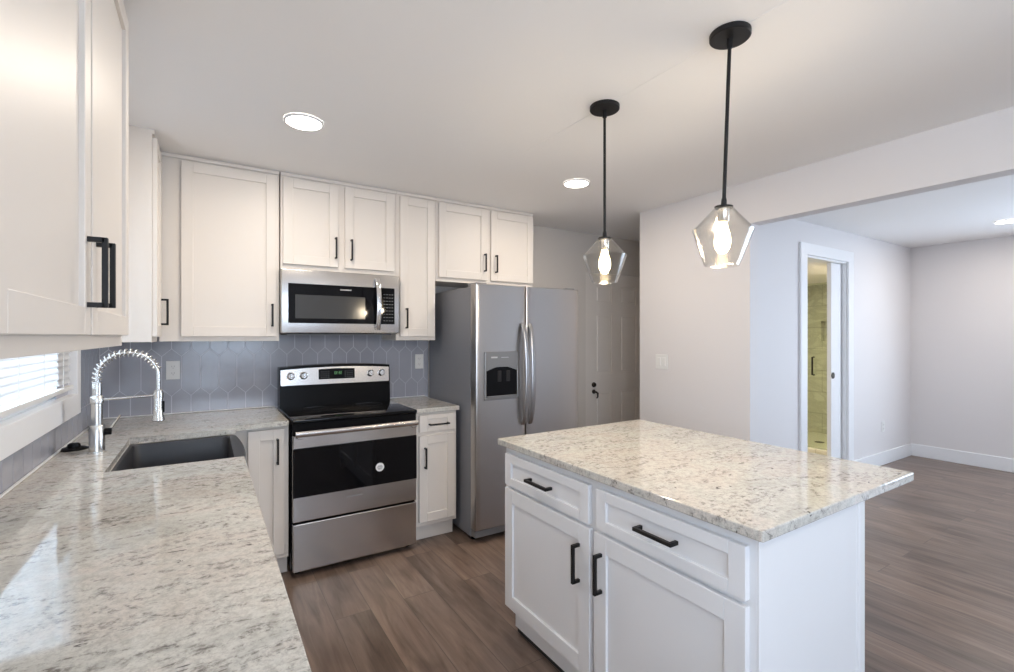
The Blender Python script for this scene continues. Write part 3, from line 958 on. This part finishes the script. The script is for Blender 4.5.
# ------------------------------------------------------------------ hall door (six panels)
b = BM()
W2 = DX1 - DX0
box(b, DX0 + 0.003, DX1 - 0.003, YB + 0.012, YB + 0.05, 0.008, DZ - 0.004)
px = [(3.37, 3.60), (3.72, 3.965)]
pz = [(0.20, 0.84), (1.01, 1.635), (1.735, 1.93)]
dx = BM()
ys = YB + 0.004
xs = [DX0 + 0.003, px[0][0], px[0][1], px[1][0], px[1][1], DX1 - 0.003]
for i in (0, 2, 4): box(b, xs[i], xs[i + 1], ys, YB + 0.012, 0.008, DZ - 0.004)
zs = [0.008, pz[0][0], pz[0][1], pz[1][0], pz[1][1], pz[2][0], pz[2][1], DZ - 0.004]
for c in px:
    for i in (0, 2, 4, 6): box(b, c[0], c[1], ys, YB + 0.012, zs[i], zs[i + 1])
    for a, d in pz: box(b, c[0] + 0.028, c[1] - 0.028, ys + 0.001, YB + 0.013, a + 0.028, d - 0.028, 0.006, 1)
dx.free()
M_DOOR = mat('door_paint', (0.74, 0.69, 0.645), 0.4)
hd = struct('door_1', b, M_DOOR)
b = BM(); lathe(b, [(0.026, 0.0), (0.026, -0.008), (0.020, -0.014), (0.020, -0.022)], c=(3.345, ys, 0.905), axis='Y', n=22); obj('deadbolt', b, M_BRONZE, hd, 40)
b = BM(); lathe(b, [(0.022, 0.0), (0.022, -0.008), (0.014, -0.012)], c=(3.345, ys, 0.835), axis='Y', n=22)
tube(b, [(3.345, ys - 0.01, 0.835), (3.345, ys - 0.045, 0.833), (3.360, ys - 0.048, 0.822), (3.363, ys - 0.044, 0.785), (3.350, ys - 0.04, 0.770)], [0.010, 0.010, 0.010, 0.008, 0.006], 10)
obj('door_handle', b, M_BRONZE, hd, 50)

# ------------------------------------------------------------------ bathroom doorway
b = BM()
CW = 0.112
yc0, yc1 = YL - 0.02, YL - 0.0005
box(b, BX0 - CW, BX0, yc0, yc1, 0, BZ, 0.002, 1); box(b, BX1, BX1 + CW, yc0, yc1, 0, BZ, 0.002, 1)
box(b, BX0 - CW, BX1 + CW, yc0, yc1, BZ, BZ + 0.105, 0.002, 1)
box(b, BX0, BX0 + 0.018, YL, YL + 0.11, 0, BZ); box(b, BX0 + .018, BX1, YL, YL + 0.11, BZ - 0.018, BZ)
box(b, BX1 - 0.018, BX1, YL, YL + 0.032, 0, BZ - 0.018); box(b, BX1 - 0.018, BX1, YL + 0.078, YL + 0.11, 0, BZ - 0.018)
struct('trim_1', b, M_TRIM)
b = BM(); box(b, 5.165, BX1 + 0.5, YL + 0.036, YL + 0.074, 0.01, BZ - 0.02, 0.002, 1)
pd = struct('door_2', b, M_TRIM)
b = BM(); box(b, 5.178, 5.218, YL + 0.033, YL + 0.037, 0.985, 1.045, 0.001); lathe(b, [(0.030, 0.036), (0.030, 0.029), (0.022, 0.027)], c=(5.195, YL, 1.015), axis='Y', n=20)
obj('door_pull', b, M_BRONZE, pd, 40)

# bathroom beyond
BXW, BYW, BZC = 7.36, 3.62, 2.13
b = BM()
ny0, ny1, nz0, nz1 = 3.0, 3.33, 1.33, 1.61
box(b, BXW, BXW + 0.1, YL + 0.11, ny0, 0, 2.3); box(b, BXW, BXW + 0.1, ny1, BYW + 0.1, 0, 2.3)
box(b, BXW, BXW + 0.1, ny0, ny1, 0, nz0); box(b, BXW, BXW + 0.1, ny0, ny1, nz1, 2.3); box(b, BXW + 0.09, BXW + 0.12, ny0, ny1, nz0, nz1)
box(b, 4.36, BXW, BYW, BYW + 0.1, 0, 2.3)
box(b, XF + 0.1, BXW, YL + 0.0, YL + 0.11, 0, 2.3)
struct('wall_shower', b, M_MARBLE)
b = BM(); box(b, 4.36, BXW, YL + 0.112, BYW, BZC, BZC + 0.05); struct('ceiling_bathroom', b, M_CEIL)
b = BM(); box(b, 4.36, 6.05, YL + 0.112, BYW, 0.0005, 0.006); struct('floor_bathroom', b, M_BATHFL)
pan = thing('shower_pan', 'white shower floor pan behind the glass in the bathroom beyond the doorway', 'shower pan', (6.7, 2.97, 0))
b = BM(); box(b, -0.54, 0.655, -0.645, 0.645, 0.001, 0.03, 0.003); obj('pan_floor', b, M_WPL, pan)
b = BM(); box(b, -0.65, -0.541, -0.645, 0.645, 0.001, 0.075, 0.006); obj('curb', b, M_MARBLE, pan)
b = BM(); lathe(b, [(0.055, 0.0301), (0.055, 0.033), (0.045, 0.034)], c=(0.0, 0.08, 0), n=24); obj('drain', b, M_BRONZE, pan, 40)
sd = thing('shower_door', 'frameless clear glass shower door seen through the bathroom doorway', 'shower door', (6.10, 2.97, 0.077))
b = BM(); box(b, -0.004, 0.004, -0.62, 0.64, 0.0, 1.95, 0.001, 1); obj('glass_panel', b, M_SHGL, sd)
b = BM()
for s in (-1,):
    xo = s * 0.045
    tube(b, [(s * 0.004, -0.135, 0.865), (xo, -0.135, 0.865), (xo, -0.135, 1.075), (s * 0.004, -0.135, 1.075)], 0.010, 10)
obj('handle', b, M_BLACK, sd, 50)
for z in (0.25, 1.65):
    b = BM(); box(b, -0.012, 0.012, 0.57, 0.645, z, z + 0.09, 0.003); obj('hinge', b, M_BRONZE, sd)

# ------------------------------------------------------------------ lamps
def area_light(name, loc, size, power, col, parent=None, shape='DISK', spread=PI):
    l = bpy.data.lights.new(name, 'AREA')
    l.shape = shape; l.size = size; l.energy = power; l.color = col
    o = bpy.data.objects.new(name, l)
    COL.objects.link(o)
    o.location = loc
    if parent: o.parent = parent
    return o

def can(label, x, y, z=ZC, power=CAN_W, col=WARM, r=0.080, group=None):
    t = thing('recessed_light', label, 'ceiling light', (x, y, z), 0, group)
    b = BM(); lathe(b, [(r + 0.010, -0.0005), (r + 0.010, -0.004), (r + 0.004, -0.009), (r, -0.010), (r, -0.004)], n=36, cap0=False, cap1=False); obj('trim_ring', b, M_TRIM, t, 50)
    b = BM(); lathe(b, [(r, -0.0045), (r, -0.008), (r * 0.8, -0.009)], n=36); obj('lens', b, M_LED, t, 40)
    area_light('lamp', (0, 0, -0.014), 2 * r, power, col, t)
    return t
can('glowing round recessed ceiling light above the counter between sink and range', 0.398, 2.47)
can('glowing round recessed ceiling light in front of the refrigerator', 2.118, 2.475)
can('glowing round recessed ceiling light in the living room beyond the opening', 6.10, 1.22, power=CAN_W)
can('added unseen round recessed ceiling light behind the camera over the kitchen', 1.0, -0.6, power=CAN_W * 0.8)  # unseen lamp, added to the kitchen light
can('added unseen round ceiling light inside the bathroom', 5.6, 2.95, BZC, BATH_W, (1.0, 0.86, 0.56))  # unseen lamp, put in to light the bathroom

_obj = obj
def pendant(label, x, y, lean=0.0):
    LM = Matrix.Rotation(lean, 4, Vector((0.534, 0.846, 0)))
    def obj(name, b, *a):
        if name != 'canopy': b.transform(LM)
        return _obj(name, b, *a)
    t = thing('pendant_light', label, 'pendant light', (x, y, ZC), 0, 'pendant lights over the island')
    b = BM(); lathe(b, [(0.066, -0.0005), (0.066, -0.016), (0.063, -0.019), (0.02, -0.0195)], n=40); obj('canopy', b, M_BLACK, t, 40)
    b = BM(); tube(b, [(0, 0, -0.018), (0, 0, -0.592)], 0.0062, 12)
    lathe(b, [(0.010, -0.018), (0.010, -0.05), (0.006, -0.054)], n=14)
    lathe(b, [(0.006, -0.562), (0.009, -0.572), (0.010, -0.594)], n=14)
    obj('rod', b, M_BLACK, t, 40)
    b = BM(); lathe(b, [(0.012, -0.591), (0.030, -0.594), (0.030, -0.599), (0.022, -0.601)], n=28); obj('shade_cap', b, M_BLACK, t, 40)
    M = M_NICKEL
    b = BM(); lathe(b, [(0.0185, -0.600), (0.0185, -0.645), (0.016, -0.648)], n=22); obj('socket', b, M, t, 40)
    b = BM()   # faceted pentagon shade, open at the bottom, thin glass wall
    prof = [(0.029, -0.598), (0.098, -0.676), (0.055, -0.797)]
    n = 40
    lathe(b, prof, n=n, cap0=False, cap1=False)
    inner = [(r_ - 0.003, z_) for r_, z_ in prof]
    lathe(b, inner, n=n, cap0=False, cap1=False)
    lathe(b, [(0.055, -0.797), (0.052, -0.797)], n=n, cap0=False, cap1=False)
    obj('glass_shade', b, M_SHADE, t, 25)
    b = BM(); lathe(b, [(0.013, -0.648), (0.016, -0.665), (0.024, -0.69), (0.027, -0.712), (0.024, -0.735), (0.013, -0.752), (0.003, -0.757)], n=24)
    bu = obj('bulb', b, M_BULB, t, 60)
    l = bpy.data.lights.new('bulb_lamp', 'POINT'); l.energy = PEND_W; l.color = AMBER; l.shadow_soft_size = 0.03
    o = bpy.data.objects.new('bulb_lamp', l); COL.objects.link(o); o.location = (0, 0, -0.775); o.parent = t
    return t
pendant('black rod pendant with clear glass shade over the island, nearest the camera', 1.517, 0.972, R(2.1))
pendant('black rod pendant with clear glass shade, farther one, in front of the refrigerator', 1.520, 1.583)

# light portals at the sink window and the added daylight openings
def portal(loc, rot, sx, sy):
    l = bpy.data.lights.new('sky_portal', 'AREA'); l.shape = 'RECTANGLE'; l.size = sx; l.size_y = sy
    l.cycles.is_portal = True
    o = bpy.data.objects.new('sky_portal', l); COL.objects.link(o); o.location = loc; o.rotation_euler = rot
portal((0.35, YN - 0.10, 1.55), (R(90), 0, 0), 1.3, 1.1)
portal((XF + 0.09, -0.45, 1.3), (0, R(90), 0), 1.6, 2.3)
portal((TL + 0.005, -1.25, 1.525), (0, R(-90), 0), 1.15, 1.3)
portal((TL - 0.01, (WY0 + WY1) / 2, (WZ0 + WZ1) / 2), (0, R(-90), 0), WZ1 - WZ0, WY1 - WY0)
